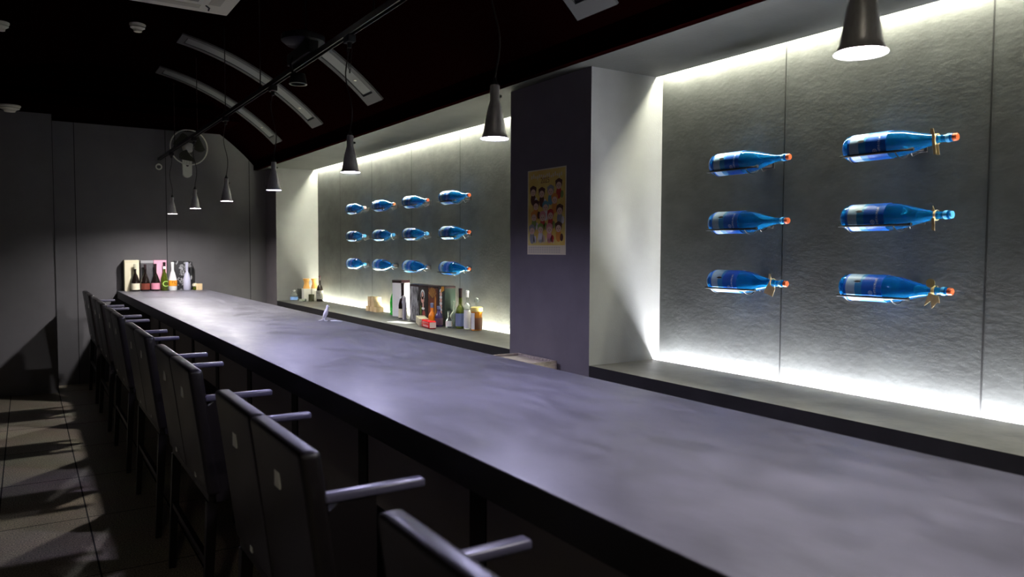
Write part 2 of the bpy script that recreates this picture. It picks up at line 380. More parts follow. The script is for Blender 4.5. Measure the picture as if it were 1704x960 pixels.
def pendant(y, label, far=False, wig=0, chain=False):
    t = thing('pendant_lamp', label, 'pendant lamp', (XT, y, ZL), 'steel cone pendants over the counter')
    bm = NB()
    out = [(.0475, 0), (.0478, .0015), (.0415, .006), (.039, .020), (.034, .052), (.027, .088), (.0175, .124), (.0163, .127), (.0163, .176), (.0145, .180)]
    inn = [(.013, .178), (.014, .128), (.024, .088), (.032, .052), (.0395, .018), (.0445, .003)]
    lathe(bm, out+inn+[(.0475, 0)], 40, cap=False); sh = obj('lamp_shade', bm, M_steel, t)
    bm = NB(); lathe(bm, [(.0440, .0035), (.0385, .020), (.0375, .020), (.0432, .0035), (.0440, .0035)], 36, cap=False); obj('reflector', bm, M_refl, t)
    bm = NB(); lathe(bm, [(.0015, .0085), (.018, .0095), (.033, .0125), (.0345, .016), (.002, .018)], 28); obj('bulb', bm, M_bulbf if far else (M_bulbn if y < 1 else M_bulb), t)
    bm = NB(); lathe(bm, [(.012, .172), (.012, .186), (.007, .194), (.005, .205)], 14); obj('cord_grip', bm, M_cord, t)
    bm = NB(); lathe(bm, [(.004, 0), (.0055, .003), (.0055, .009), (.003, .011)], 10, axis='x', o=(.0155, 0, .145)); obj('thumb_screw', bm, M_cord, t)
    H = ZTR-ZL
    pts = []
    for i in range(13):
        k = i/12; z = .20+(H-.05-.20)*k
        a = math.sin(k*PI*1.6+wig)*math.sin(k*PI)*(.012+.012*(wig != 0))
        pts.append((a*.8, -a*.6, z))
    bm = NB(); tube(bm, pts, .0032, 6)
    obj('cord', bm, M_cord, t)
    bm = NB(); box(bm, -.02, .02, -.035, .035, H-.05, H-.016, bev=.004); lathe(bm, [(.010, H-.075), (.013, H-.05)], 10); obj('track_adaptor', bm, M_cord, t)
    if chain:
        for sx, a in ((-.012, .0), (.012, .5)):
            bm = NB()
            for k in range(7):
                z = H-.085-k*.017; pl = k % 2
                ring = [((sx*(1-k/7)+(.0035*math.cos(q) if pl else 0)), (0 if pl else .0035*math.cos(q)), z+.009*math.sin(q)) for q in [j*PI/4 for j in range(8)]]
                tube(bm, ring, .0012, 5, closed=True)
            obj('adjusting_chain', bm, M_cord, t)
for y, l, f, w, ch in [(.872, 'large steel cone pendant at the top right, cut by the photo edge, nearest the camera', False, 0, False),
                   (2.213, 'steel cone pendant hanging beside the top of the pillar, second nearest', False, .6, False),
                   (3.572, 'steel cone pendant in front of the far niche light line, hung on a chain', False, 1.2, True),
                   (4.930, 'steel cone pendant in front of the left side of the far niche', False, .3, False),
                   (6.290, 'small steel cone pendant against the end wall, rightmost of the three there', True, .9, False),
                   (7.61, 'small steel cone pendant against the end wall, middle of the three there', True, .2, False),
                   (8.92, 'smallest steel cone pendant, lowest in the photo, nearest the end wall', True, 2.2, False)]:
    pendant(y, l, f, w, ch)

# ------------------------------------------------------------------ curved recessed fixtures in the vault
def fixture(yc, xa, xb, label):
    A0, A1 = math.asin((xa-VX)/VR), math.asin((xb-VX)/VR)
    t = thing('curved_ceiling_fixture', label, 'ceiling light', (VX+VR*math.sin(A1), yc, VZ+VR*math.cos(A1)), 'curved light fixtures set across the vault')
    ox, oz = t.location.x, t.location.z
    def band(name, y0, y1, r0, r1, b0, b1, mm, parent, n=20):
        bm = NB()
        P = [[(VX+r*math.sin(b0+(b1-b0)*i/n)-ox, VZ+r*math.cos(b0+(b1-b0)*i/n)-oz) for i in range(n+1)] for r in (r0, r1)]
        prism(bm, P[0]+P[1][::-1], 'y', y0, y1)
        return bm
    R1, d = VR-.001, math.radians(1.2)
    bm = band('', -.15, -.095, R1-.014, R1, A0, A1, None, t)
    for y0, y1, c0, c1 in ((.095, .15, A0, A1), (-.096, .096, A0, A0+d), (-.096, .096, A1-d*1.6, A1)):
        P = band('', y0, y1, R1-.014, R1, c0, c1, None, t); me = bpy.data.meshes.new('x'); P.to_mesh(me); P.free(); bm.from_mesh(me); bpy.data.meshes.remove(me)
    fr = obj('frame', bm, M_fix, t)
    bm = band('', -.094, .094, R1-.004, R1, A0+d, A1-d*1.6, None, t); obj('gap_tray', bm, M_dim, t)
    bm = band('', -.078, .078, R1-.010, R1-.004, A0+d*1.2, A1-d*1.95, None, t); obj('lens', bm, M_lens, t)
    bm = NB(); a = A1-d*4.5; lathe(bm, [(.014, 0), (.014, .004), (.006, .006)], 14, axis='-z', o=(VX+(R1-.009)*math.sin(a)-ox, -.01, VZ+(R1-.009)*math.cos(a)-oz)); obj('screw_knob', bm, M_white_plastic, t)
fixture(2.89, 1.15, 2.345, 'curved grey ceiling fixture cut off at the top edge, nearest the camera')
fixture(5.615, 1.74, 2.338, 'curved grey ceiling fixture behind the chain of a pendant')
fixture(7.0, 1.14, 2.335, 'long curved grey ceiling fixture, upper of the two thin arcs on the left')
fixture(8.33, 1.15, 2.335, 'long curved grey ceiling fixture, lower thin arc near the end wall')

# ------------------------------------------------------------------ ceiling things
t = thing('air_conditioner', 'off-white square ceiling cassette air conditioner at the top left edge', 'air conditioner', (.775, 5.25, 3.20))
bm = NB(); box(bm, -.475, .475, -.475, .475, 0, .035, bev=.012); obj('panel', bm, M_white_plastic, t, smooth=True, sharp=50)
bm = NB(); box(bm, -.28, .28, -.40, .40, .035, .14); obj('housing', bm, M_black, t)
bm = NB(); box(bm, -.24, .24, -.24, .24, -.004, .002, 0, bev=.001)
for k in range(11): box(bm, -.22, .22, -.22+k*.04, -.20+k*.04, -.006, -.003, 1)
obj('intake_grille', bm, [mat('grille_beige', (.36, .33, .27), .6), M_white_plastic], t)
for k in range(4):
    a = k*PI/2
    bm = NB(); box(bm, -.27, .27, .31, .385, -.003, .002, bev=.001); bmesh.ops.rotate(bm, verts=bm.verts, matrix=Matrix.Rotation(a, 3, 'Z')); obj('louvre', bm, mat('louvre_cream', (.6, .58, .45), .5), t)
    bm = NB(); tube(bm, [(.30, .30, -.002), (.33, .345, -.002), (.335, .40, -.002)], .006, 6); bmesh.ops.rotate(bm, verts=bm.verts, matrix=Matrix.Rotation(a, 3, 'Z')); obj('corner_seam', bm, M_dim, t)
def detector(x, y, z, r, label):
    t = thing('smoke_detector', label, 'smoke detector', (x, y, z))
    bm = NB(); lathe(bm, [(r, 0), (r, .012), (r*.9, .020), (.01, .020)], 24, axis='-z'); obj('mounting_base', bm, M_white_plastic, t)
    bm = NB(); lathe(bm, [(r*.86, .021), (r*.9, .032), (r*.55, .046), (r*.5, .062), (.01, .066)], 24, axis='-z'); obj('sensor_head', bm, M_white_plastic, t)
zv = lambda x: VZ+math.sqrt(VR**2-(x-VX)**2)
detector(.814, 6.95, zv(.814)-.0005, .062, 'small cream smoke detector on the dark ceiling above the counter end')
detector(-.123, 6.98, zv(-.123)-.0005, .062, 'cream smoke detector half cut off at the left edge, upper one')
detector(-.10, 9.02, 2.9445, .095, 'larger cream smoke detector at the left edge over the end wall projection')
t = thing('added_fill_lamp', 'added round warm fill lamp in the vault behind the viewer', 'ceiling light', (-.6, -.9, zv(-.6)-.02))  # unseen lamp, added to fill the room with dim warm light
bm = NB(); lathe(bm, [(.10, 0), (.10, .02), (.14, .02), (.14, -.02), (.115, -.035), (.10, -.035), (.10, 0)], 24, cap=False); obj('fill_lamp_rim', bm, M_fix, t)
bm = NB(); lathe(bm, [(.001, -.012), (.095, -.012), (.095, 0), (.001, 0)], 24); obj('fill_lamp_lens', bm, M_fill, t)

# wall fan on the end wall
t = thing('wall_fan', 'round pale-rimmed wall fan high on the end wall behind the track', 'fan', (1.655, YE, 2.74))
bm = NB(); prism(bm, [(.055*math.cos(a)*1.0, (.06 if 0 <= a <= PI else -.12)+.055*math.sin(a)-.17) for a in [k*PI/8 for k in range(16)]], 'y', -.05, -.001)
mfan = mat('fan_ivory', (.78, .78, .68), .5)
obj('control_box', bm, mfan, t)
bm = NB(); lathe(bm, [(.016, -.051), (.016, -.056)], 10, axis='y', o=(0, 0, -.20)); obj('dial', bm, M_dim, t)
bm = NB(); tube(bm, [(0, -.03, -.12), (0, -.08, -.05), (0, -.10, 0)], .022, 10); lathe(bm, [(.055, -.07), (.065, -.10), (.055, -.16)], 20, axis='y'); obj('motor', bm, mfan, t)
bm = NB(); tube(bm, [(.205*math.cos(a), -.17, .205*math.sin(a)) for a in [k*2*PI/48 for k in range(48)]], .0075, 8, closed=True); obj('guard_rim', bm, mfan, t)
bm = NB()
for k in range(40):
    a = k*2*PI/40; tube(bm, [(.05*math.cos(a), -.215, .05*math.sin(a)), (.13*math.cos(a), -.212, .13*math.sin(a)), (.203*math.cos(a), -.175, .203*math.sin(a))], .0009, 4)
obj('guard_wires', bm, mat('guard_wire', (.10, .10, .09), .5), t)
bm = NB(); lathe(bm, [(.002, -.226), (.03, -.224), (.048, -.216), (.048, -.20), (.03, -.195)], 24, axis='y'); obj('hub_badge', bm, mat('hub_silver', (.55, .55, .50), .4), t)
for k in range(3):
    bm = NB(); n = 10; A = []; B = []
    for i in range(n+1):
        q = i/n; r_ = .04+.14*q; a0_ = k*2*PI/3+.4*q; wd = .30+.35*math.sin(q*PI*.8)
        A.append((r_*math.cos(a0_-wd), -.165-.012, r_*math.sin(a0_-wd))); B.append((r_*math.cos(a0_+wd), -.165+.012, r_*math.sin(a0_+wd)))
    va = [bm.verts.new(p) for p in A]; vb = [bm.verts.new(p) for p in B]
    for i in range(n): bm.faces.new([va[i], va[i+1], vb[i+1], vb[i]])
    bmesh.ops.solidify(bm, geom=bm.faces[:], thickness=.002)
    obj('blade', bm, mat('fan_blade', (.045, .045, .03), .4), t, smooth=True)
t = thing('wall_hook_ring', 'small white ring on the end wall under the end of the track', 'ring', (1.345, YE, 2.525))
bm = NB(); tube(bm, [(.030*math.cos(a), -.02, .030*math.sin(a)-.02) for a in [k*2*PI/24 for k in range(24)]], .008, 8, closed=True); obj('ring', bm, mfan, t)
bm = NB(); box(bm, -.012, .012, -.02, 0, .0, .02, bev=.002); obj('hook_plate', bm, mfan, t)

# ------------------------------------------------------------------ blue bottles on wall racks
BR = .0555
def cyl(s, ang, r=BR+.0008):      # s from base toward neck (-Y); ang 0 = facing the room (-X), positive up
    return (-r*math.cos(ang), -s, r*math.sin(ang))
prof = [(.012, .012), (.034, .004), (.048, .001), (.054, .010), (.0555, .022), (.0555, .195), (.0535, .222), (.0480, .252), (.0395, .285), (.0310, .315), (.0235, .345), (.0170, .370), (.0146, .392), (.0138, .418), (.0162, .420), (.0162, .434), (.0140, .436)]
def build_blue():
    t = bpy.data.objects.new('blue_bottle', None); COL.objects.link(t); t.empty_display_size = .05
    bm = NB(); lathe(bm, prof, 40, axis='-y'); obj('glass_body', bm, M_blueglass, t, smooth=True)
    bm = NB(); ns, na = 33, 44; G = []
    for i in range(ns+1):
        s = .028+(.198-.028)*i/ns
        G.append([bm.verts.new(cyl(s, -2.15+4.3*j/na)) for j in range(na+1)])
    for i in range(ns):
        for j in range(na):
            s = .028+.17*(i+.5)/ns; a = -2.15+4.3*(j+.5)/na
            f = bm.faces.new([G[i][j], G[i][j+1], G[i+1][j+1], G[i+1][j]]); f.smooth = True
            if s < .036: k = 2
            elif s < (.100 if a > .30 else .082): k = 0
            elif s < (.118 if a > .55 else .108): k = 1
            else: k = 2
            f.material_index = k
    lb = obj('label', bm, [M_lab_pale, M_lab_mid, M_lab_deep], t)
    bm = NB(); vs = [bm.verts.new(cyl(.088+.017*math.cos(q), .42+.085*math.sin(q)*(1 if math.cos(q) > -.5 else .5), BR+.0014)) for q in [k*PI/8 for k in range(16)]]; bm.faces.new(vs)
    obj('dark_emblem', bm, M_lab_mark, lb)
    bm = NB(); rn = 18
    for (r0, r1) in ((.0065, .0095), (.001, .0035)):
        I = [bm.verts.new(cyl(.150+r0*math.cos(k*2*PI/rn), -.42+r0*math.sin(k*2*PI/rn)/BR, BR+.0014)) for k in range(rn)]
        O = [bm.verts.new(cyl(.150+r1*math.cos(k*2*PI/rn), -.42+r1*math.sin(k*2*PI/rn)/BR, BR+.0014)) for k in range(rn)]
        for k in range(rn): bm.faces.new([I[k], I[(k+1) % rn], O[(k+1) % rn], O[k]])
    rd = random.Random(3)
    def q(s0, s1, a0_, a1_):
        v = [bm.verts.new(cyl(s_, a_, BR+.0014)) for s_, a_ in ((s0, a0_), (s1, a0_), (s1, a1_), (s0, a1_))]; bm.faces.new(v)
    for k in range(9):              # a column of brush-like characters running round the label
        a = .75-k*.155
        q(.164, .176, a, a-.03)
        if k % 2: q(.168, .1715, a+.03, a-.10)
        q(.1655+rd.random()*.003, .174, a-.07, a-.10)
        if k % 3 == 0: q(.1655, .1675, a, a-.11)
    obj('printed_mark', bm, M_lab_text, lb)
    bm = NB(); lathe(bm, [(.0148, .412), (.0168, .416), (.0168, .424), (.0160, .428)], 20, axis='-y'); obj('neck_ring', bm, M_capring, t)
    return t
def cap_obj(t, kind):
    bm = NB()
    if kind in ('red', 'orange', 'pink'): lathe(bm, [(.0140, .4365), (.0148, .438), (.0145, .449), (.0120, .453), (.002, .454)], 20, axis='-y')
    else: lathe(bm, [(.0130, .4365), (.0142, .438), (.0138, .444), (.002, .445)], 20, axis='-y')
    obj('cap', bm, CAPC[kind], t)
def build_rack():
    t = bpy.data.objects.new('bottle_rack', None); COL.objects.link(t); t.empty_display_size = .05
    # origin on the wall at the rack's height; wall plane is x=0, the bottle lies .12 in front
    bx = -.12
    bm = NB(); box(bm, -.005, -.0005, -.275, -.195, -.030, .012, bev=.001); box(bm, -.058, -.004, -.262, -.208, -.024, .006, bev=.002); obj('wall_plate', bm, M_track, t)
    bm = NB(); xr, zr = bx-.0515, -.0355
    tube(bm, [(xr, .003, zr), (xr, -.29, zr), (xr+.001, -.312, zr+.001)], [.0048, .0048, .0075], 8); obj('front_rail', bm, M_cord, t)
    for y in (-.03, -.235):
        bm = NB(); pts = [(-.001, y, -.03), (-.04, y, -.045)]+[(bx+.0605*math.cos(a), y, .0605*math.sin(a)) for a in [(-.35-k*(PI-.35-.92)/8) for k in range(9)]][0:9]+[(xr, y, zr)]
        tube(bm, pts, .0025, 6); obj('rack_arm', bm, M_track, t)
    return t
proto = build_blue(); rack0 = build_rack()
proto_used = [False]
ROWS = [1.978, 1.684, 1.389]; RN = ['top', 'middle', 'bottom']
near_caps = [['red', 'red', 'red'], ['red', 'clear', 'red']]
far_caps = [['pink', 'clear', 'clear'], ['orange', 'clear', 'dark'], ['red', 'clear', 'dark'], ['red', 'red', 'red']]
far_lab = ['leftmost column of far niche', 'second column of far niche', 'third column of far niche', 'rightmost column of far niche']
near_lab = ['left column, near niche', 'right column, near niche']
capw = {'red': 'orange-red cap', 'orange': 'orange cap', 'pink': 'dusty pink cap', 'clear': 'plain glassy tip', 'dark': 'dark cap'}
extra = {(1, 0, 2): ', square neck tag', (1, 1, 0): ', folded neck tag', (1, 1, 1): ', thin neck tag', (1, 1, 2): ', ribbon bow'}
def place_all():
    jobs = []
    for c, y in enumerate((7.925, 7.185, 6.465, 5.725)):
        for r in range(3): jobs.append((0, c, r, y, far_caps[c][r], far_lab[c]))
    for c, y in enumerate((2.722, 1.973)):
        for r in range(3): jobs.append((1, c, r, y, near_caps[c][r], near_lab[c]))
    bts = [proto]+[copy_tree(proto) for _ in jobs[1:]]; rks = [rack0]+[copy_tree(rack0) for _ in jobs[1:]]
    for (nn, c, r, y, cp_, lab), b_, k_ in zip(jobs, bts, rks):
        z = ROWS[r]; b_.location = (XB-.12, y, z); b_.rotation_euler = (0, random.uniform(-.10, .10), 0)
        k_.location = (XB, y, z)
        cap_obj(b_, cp_)
        tag(b_, f'blue bottle with {capw[cp_]}{extra.get((nn, c, r), "")}, {RN[r]} row, {lab}', 'bottle', 'blue bottles lying on the wall racks')
        tag(k_, f'thin black rack under blue bottle, {RN[r]} row, {lab}', 'rack', 'black wall racks holding blue bottles')
place_all()
# beige tags round the necks
def ring_loop(bm, rr=.021, w=.004):
    lathe(bm, [(rr, -w), (rr+.001, -w), (rr+.001, w), (rr, w), (rr, -w)], 16, axis='-y', cap=False)
def paper(bm, pts, th=.001, x=0., mi=0):
    prism(bm, pts, 'x', x-th/2, x+th/2, mi)
t = thing('paper_tag', 'square beige paper tag on the neck of the bottom left bottle of the near niche', 'tag', (XB-.12, 2.722-.372, ROWS[2]))
bm = NB(); ring_loop(bm, .0215); paper(bm, [(-.004, .045), (.006, .045), (.008, .02), (-.006, .018)], x=-.022); obj('loop', bm, M_kraft, t)
bm = NB(); paper(bm, [(-.006, .014), (.012, -.012), (.030, -.045), (-.022, -.062), (-.036, -.022), (-.010, -.008)], .0012, -.028); obj('card', bm, M_kraft, t)
t = thing('paper_tag', 'folded beige paper tag on the neck of the top right bottle of the near niche', 'tag', (XB-.12, 1.973-.375, ROWS[0]))
bm = NB(); ring_loop(bm, .0205); paper(bm, [(.016, .040), (.004, .040), (-.006, .0), (.004, -.006)], x=-.023); obj('loop', bm, M_kraft, t)
bm = NB(); paper(bm, [(.006, .0), (-.004, -.002), (-.014, -.062), (-.002, -.062)], x=-.026); paper(bm, [(-.008, -.02), (-.018, -.026), (-.024, -.064), (-.013, -.064)], x=-.022); obj('card', bm, M_kraft, t)
t = thing('paper_tag', 'thin beige paper tag on the neck of the middle right bottle of the near niche', 'tag', (XB-.12, 1.973-.382, ROWS[1]))
bm = NB(); ring_loop(bm, .0195); paper(bm, [(.004, .036), (-.004, .016), (.008, .014)], x=-.02); obj('loop', bm, M_kraft, t)
bm = NB(); paper(bm, [(.008, -.012), (-.005, -.012), (-.008, -.062), (.003, -.058)], x=-.023); obj('card', bm, M_kraft, t)
t = thing('ribbon_bow', 'beige ribbon bow on the neck of the bottom right bottle of the near niche', 'ribbon', (XB-.12, 1.973-.385, ROWS[2]))
bm = NB(); ring_loop(bm, .0195, .006); paper(bm, [(.018*math.cos(q)+.006, .030+.018*math.sin(q)) for q in [k*PI/6 for k in range(12)]], x=-.022); obj('bow', bm, mat('ribbon_olive', (.45, .36, .14), .7), t)
bm = NB(); paper(bm, [(.010, -.006), (.026, -.060), (.0, -.038), (-.004, -.068), (-.024, -.044), (-.034, -.046), (-.030, -.020), (-.012, -.014)], x=-.026); obj('streamers', bm, M_kraft, t)

# ------------------------------------------------------------------ upright bottles and small goods
def bottle(name, label, loc, h, r, glass, lab=None, capm=None, neck=.32, nr=.014, group=None, shoulder=.62, labr=(.08, .42), wrap=2*PI, extra=None, rz=0):
    t = thing(name, label, 'bottle', loc, group, rz)
    hs = h*shoulder; hn = h*(1-neck)
    P = [(r*.6, .003), (r*.92, 0), (r, .006), (r, hs*.5), (r, hs*.78), (r*.93, hs*.88), (r*.72, hs+(hn-hs)*.25), ((r+nr)/2*.82, hs+(hn-hs)*.65), (nr, hn), (nr, h*.93), (nr+.002, h*.935), (nr+.002, h*.965), (nr*.8, h*.967)]
    bm = NB(); lathe(bm, P, 24); obj('glass_body', bm, glass, t, smooth=True, sharp=60)
    if lab:
        z0, z1 = h*labr[0], min(h*labr[1], hs*.8); n = 24; bm = NB(); c = -PI*.70
        R_ = r+.0008; A = [(R_*math.cos(c-wrap/2+wrap*i/n), R_*math.sin(c-wrap/2+wrap*i/n)) for i in range(n+1)]
        for i in range(n):
            f = bm.faces.new([bm.verts.new((*A[i], z0)), bm.verts.new((*A[i+1], z0)), bm.verts.new((*A[i+1], z1)), bm.verts.new((*A[i], z1))]); f.smooth = True
        bmesh.ops.remove_doubles(bm, verts=bm.verts, dist=1e-5)
        obj('label', bm, lab, t)
    if capm:
        bm = NB(); k = h*(1-neck*.55); lathe(bm, [(nr+.0006, k), (nr+.0012, k+.002), (nr+.0012, h*.93), (nr+.003, h*.935), (nr+.003, h*.985), (nr*.7, h)], 18); obj('cap', bm, capm, t)
    return t
G_dark = mat('near_black_glass', (.010, .006, .005), .08, coat=.4)
G_green = mat('green_glass', (.03, .42, .06), .06, trans=.6, ior=1.4, coat=.3)
G_olive = mat('olive_glass', (.10, .13, .012), .08, trans=.45, ior=1.4, coat=.3)
G_clear = mat('clear_glass', (.85, .9, .86), .03, trans=.95, ior=1.3)
G_white = mat('white_glazed_bottle', (.80, .80, .78), .3, coat=.3)
G_lav = mat('frosted_lavender_bottle', (.50, .50, .62), .4)
L_cream = mat('label_cream', (.75, .68, .50), .5); L_brown = mat('label_brown_red', (.17, .035, .02), .5)
L_pink = mat('label_pink', (.70, .27, .36), .5); L_orange = mat('label_orange', (.85, .32, .02), .5); L_white = mat('label_white', (.85, .85, .83), .5)
L_blue = mat('label_blue_grey', (.18, .22, .38), .5); C_foil = mat('foil_dark', (.02, .008, .010), .35); C_cream = mat('foil_cream', (.62, .58, .42), .4)
C_white = mat('cap_white', (.8, .8, .78), .4)

YB = 9.635
def gift(name, label, cat, x0, x1, y0, y1, z, h, m, mtop=None, parts=None, bev=.002):
    t = thing(name, label, cat, ((x0+x1)/2, (y0+y1)/2, z))
    w, d = (x1-x0)/2, (y1-y0)/2
    bm = NB(); box(bm, -w, w, -d, d, 0, h-.03, bev=bev); obj('carton', bm, m, t)
    bm = NB(); box(bm, -w-.0008, w+.0008, -d-.0008, d+.0008, h-.03, h, bev=bev); obj('lid', bm, mtop or m, t)
    return t
M_cream = mat('cream_carton', (.80, .74, .52), .6); M_cside = mat('dark_carton', (.03, .028, .03), .6)
M_silver = mat('grey_carton', (.085, .08, .085), .35, var=.15, vscale=20); M_pink = mat('pink_carton', (.80, .38, .50), .6)
gift('carton_box', 'tall cream carton behind the leftmost bottle on the far end of the counter', 'box', .948, 1.100, 9.69, 9.82, 1.05, .357, M_cream)
gift('carton_box', 'tall dark grey carton between the cream and pink cartons', 'box', 1.116, 1.252, 9.69, 9.82, 1.05, .352, M_silver, mat('carton_top_foil', (.35, .34, .35), .4))
gift('carton_box', 'tall pink carton at the far end of the counter', 'box', 1.256, 1.390, 9.69, 9.82, 1.05, .355, M_pink)
m = bpy.data.materials.new('floral_black_carton'); m.use_nodes = True; nt = m.node_tree; N = nt.nodes; L = nt.links; b = N['Principled BSDF']
tc = N.new('ShaderNodeTexCoord'); v = N.new('ShaderNodeTexVoronoi'); v.inputs['Scale'].default_value = 22; nn = N.new('ShaderNodeTexNoise'); nn.inputs['Scale'].default_value = 14; nn.inputs['Detail'].default_value = 4
L.new(tc.outputs['Object'], nn.inputs[0]); mxv = N.new('ShaderNodeMix'); mxv.data_type = 'RGBA'; mxv.inputs['Factor'].default_value = .12
L.new(tc.outputs['Object'], mxv.inputs['A']); L.new(nn.outputs['Color'], mxv.inputs['B']); L.new(mxv.outputs['Result'], v.inputs['Vector'])
r = N.new('ShaderNodeValToRGB'); r.color_ramp.interpolation = 'CONSTANT'
for p, c in ((0, (.35, .35, .35, 1)), (.16, (.10, .10, .10, 1)), (.30, (.32, .32, .33, 1)), (.42, (.012, .012, .014, 1))):
    e = r.color_ramp.elements.new(p) if p else r.color_ramp.elements[0]; e.color = c
r.color_ramp.elements[-1].color = (.012, .012, .014, 1)
L.new(v.outputs['Distance'], r.inputs[0]); L.new(r.outputs[0], b.inputs['Base Color']); b.inputs['Roughness'].default_value = .5
M_floral = m
t = gift('carton_box', 'black carton with grey flower print at the far end of the counter', 'box', 1.478, 1.675, 9.70, 9.82, 1.05, .335, M_floral, M_floral)
bm = NB(); prism(bm, [(-.09, .335), (.09, .335), (.055, .345), (-.09, .345)], 'y', -.05, .05); obj('folded_top', bm, M_floral, t)
gr = 'bottles lined up at the far end of the counter'
bottle('wine_bottle', 'dark bottle with cream label and cream foil neck, leftmost at the counter end', (1.052, YB, 1.05), .315, .047, G_dark, L_cream, C_cream, neck=.34, nr=.013, shoulder=.42, labr=(.06, .29), group=gr)
bottle('wine_bottle', 'dark bottle with brown-red label, second from left at the counter end', (1.155, YB, 1.05), .31, .048, G_dark, L_brown, C_foil, neck=.34, nr=.013, shoulder=.42, labr=(.06, .29), group=gr)
bottle('wine_bottle', 'dark bottle with pink label in front of the pink carton', (1.263, YB, 1.05), .315, .048, G_dark, L_pink, C_foil, neck=.34, nr=.013, shoulder=.42, labr=(.06, .29), group=gr)
t = bottle('wine_bottle', 'dark green bottle marked with a large green letter C', (1.357, YB-.01, 1.05), .335, .040, G_olive, None, C_foil, neck=.34, nr=.013, shoulder=.5, group=gr)
text_mesh('letter_c', 'C', .092, Matrix.Translation((.004, -.0418, .078)) @ Matrix.Rotation(PI/2, 4, 'X'), mat('print_green', (.35, .55, .12), .5), t)
bm = NB(); lathe(bm, [(.0150, .255), (.0158, .258), (.0158, .282), (.0150, .285)], 16); obj('neck_band', bm, L_white, t)
t = bottle('wine_bottle', 'white bottle with orange label band and white cap', (1.449, YB, 1.05), .335, .046, G_white, L_orange, C_white, neck=.30, nr=.015, shoulder=.45, labr=(.16, .40), group=gr)
text_mesh('label_lettering', 'FL', .05, Matrix.Translation((.006, -.0478, .096)) @ Matrix.Rotation(PI/2, 4, 'X'), mat('print_brown', (.30, .09, .01), .5), t)
t = bottle('wine_bottle', 'pale lavender frosted bottle in front of the flower print carton', (1.605, YB, 1.05), .33, .042, G_lav, None, G_lav, neck=.34, nr=.014, shoulder=.5, group=gr)
bm = NB(); paper(bm, [(-.02, .13), (.02, .12), (.022, .16), (-.012, .175)], x=.046); obj('hang_tag', bm, L_white, t)
t = thing('sake_cup', 'tiny cream cup on a dark foot beside the pale wood cube', 'cup', (1.690, YB, 1.05))
bm = NB(); lathe(bm, [(.018, 0), (.024, .003), (.022, .03), (.020, .034)], 18); obj('foot', bm, G_olive, t)
bm = NB(); lathe(bm, [(.010, .034), (.026, .045), (.029, .062), (.024, .076), (.008, .082)], 18); obj('bowl', bm, mat('cup_cream', (.75, .68, .5), .4), t, smooth=True)
def masu(label, loc, s=.072, h=.05, rz=0., group=None):
    t = thing('wooden_cup', label, 'wooden cup', loc, group, rz)
    a = s/2; w = .008
    bm = NB(); box(bm, -a, a, -a, a, 0, .006); obj('cup_floor', bm, M_wood, t)
    for q in ((-a, a, -a, -a+w), (-a, a, a-w, a), (-a, -a+w, -a+w, a-w), (a-w, a, -a+w, a-w)):
        bm = NB(); box(bm, *q, .006, h, bev=.0008); obj('cup_side', bm, M_wood, t)
    return t
masu('pale square wooden cup at the right end of the bottles on the counter', (1.735, YB, 1.05), .068, .075)

# figurine on the counter
t = thing('bird_figurine', 'small white standing bird figurine alone on the middle of the counter', 'figurine', (1.720, 5.035, 1.05), rz=-.5)
mwht = mat('white_porcelain', (.85, .85, .86), .35)
bm = NB(); tube(bm, [(-.012, 0, .020), (-.008, 0, .032), (.0, 0, .052), (.006, 0, .072), (.010, 0, .086), (.012, 0, .096), (.012, 0, .106), (.012, 0, .111)], [.005, .013, .016, .013, .0085, .009, .0075, .002], 14)
obj('body', bm, mwht, t, smooth=True)
bm = NB(); tube(bm, [(.017, 0, .102), (.027, 0, .099)], [.003, .0006], 8); obj('beak', bm, mwht, t)
for s in (-1, 1):
    bm = NB(); tube(bm, [(-.004, s*.007, .030), (-.010, s*.010, .012), (-.004, s*.012, .0025), (.012, s*.014, .0022)], [.004, .003, .0025, .002], 8); obj('leg', bm, mwht, t)
    bm = NB(); tube(bm, [(.004, s*.012, .070), (-.004, s*.017, .050), (-.014, s*.014, .030)], [.004, .006, .002], 8); obj('wing', bm, mwht, t)
bm = NB(); tube(bm, [(-.010, 0, .026), (-.022, 0, .010), (-.036, 0, .004), (-.05, 0, .003)], [.006, .004, .003, .0015], 8); obj('tail', bm, mwht, t)
t = thing('paper_scrap', 'tiny white curled scrap beside the bird figurine on the counter', 'scrap', (1.765, 4.985, 1.05), rz=.3)
bm = NB(); tube(bm, [(-.02, .02, .004), (0, .004, .003), (.02, -.02, .002), (.028, -.045, .001+.001)], [.002, .004, .003, .001], 8); obj('curl', bm, mwht, t)

# ------------------------------------------------------------------ things on the far ledge
Z = ZS
t = thing('small_bottle', 'small clear bottle with pale blue label, leftmost on the far ledge', 'bottle', (2.76, 9.24, Z))
bm = NB(); lathe(bm, [(.03, 0), (.045, .002), (.046, .03), (.042, .07), (.024, .10), (.017, .115)], 22); obj('glass_body', bm, G_clear, t, smooth=True)
bm = NB(); lathe(bm, [(.0465, .012), (.0470, .014), (.0462, .045), (.0455, .047)], 22, cap=False); obj('label', bm, mat('label_sky_blue', (.25, .45, .85), .5), t)
bm = NB(); lathe(bm, [(.018, .112), (.020, .114), (.018, .132), (.005, .134)], 16); obj('cap', bm, mat('cap_silver', (.5, .52, .5), .3, .5), t)
bm = NB(); lathe(bm, [(.001, .06), (.034, .062), (.024, .098), (.001, .099)], 20); obj('filling', bm, mat('pale_paper_filling', (.6, .62, .6), .7), t)
t = gift('dark_box', 'low dark grey-green box at the left corner of the far ledge', 'box', 2.83, 2.97, 9.24, 9.33, Z, .145, mat('grey_green_card', (.085, .09, .075), .6))
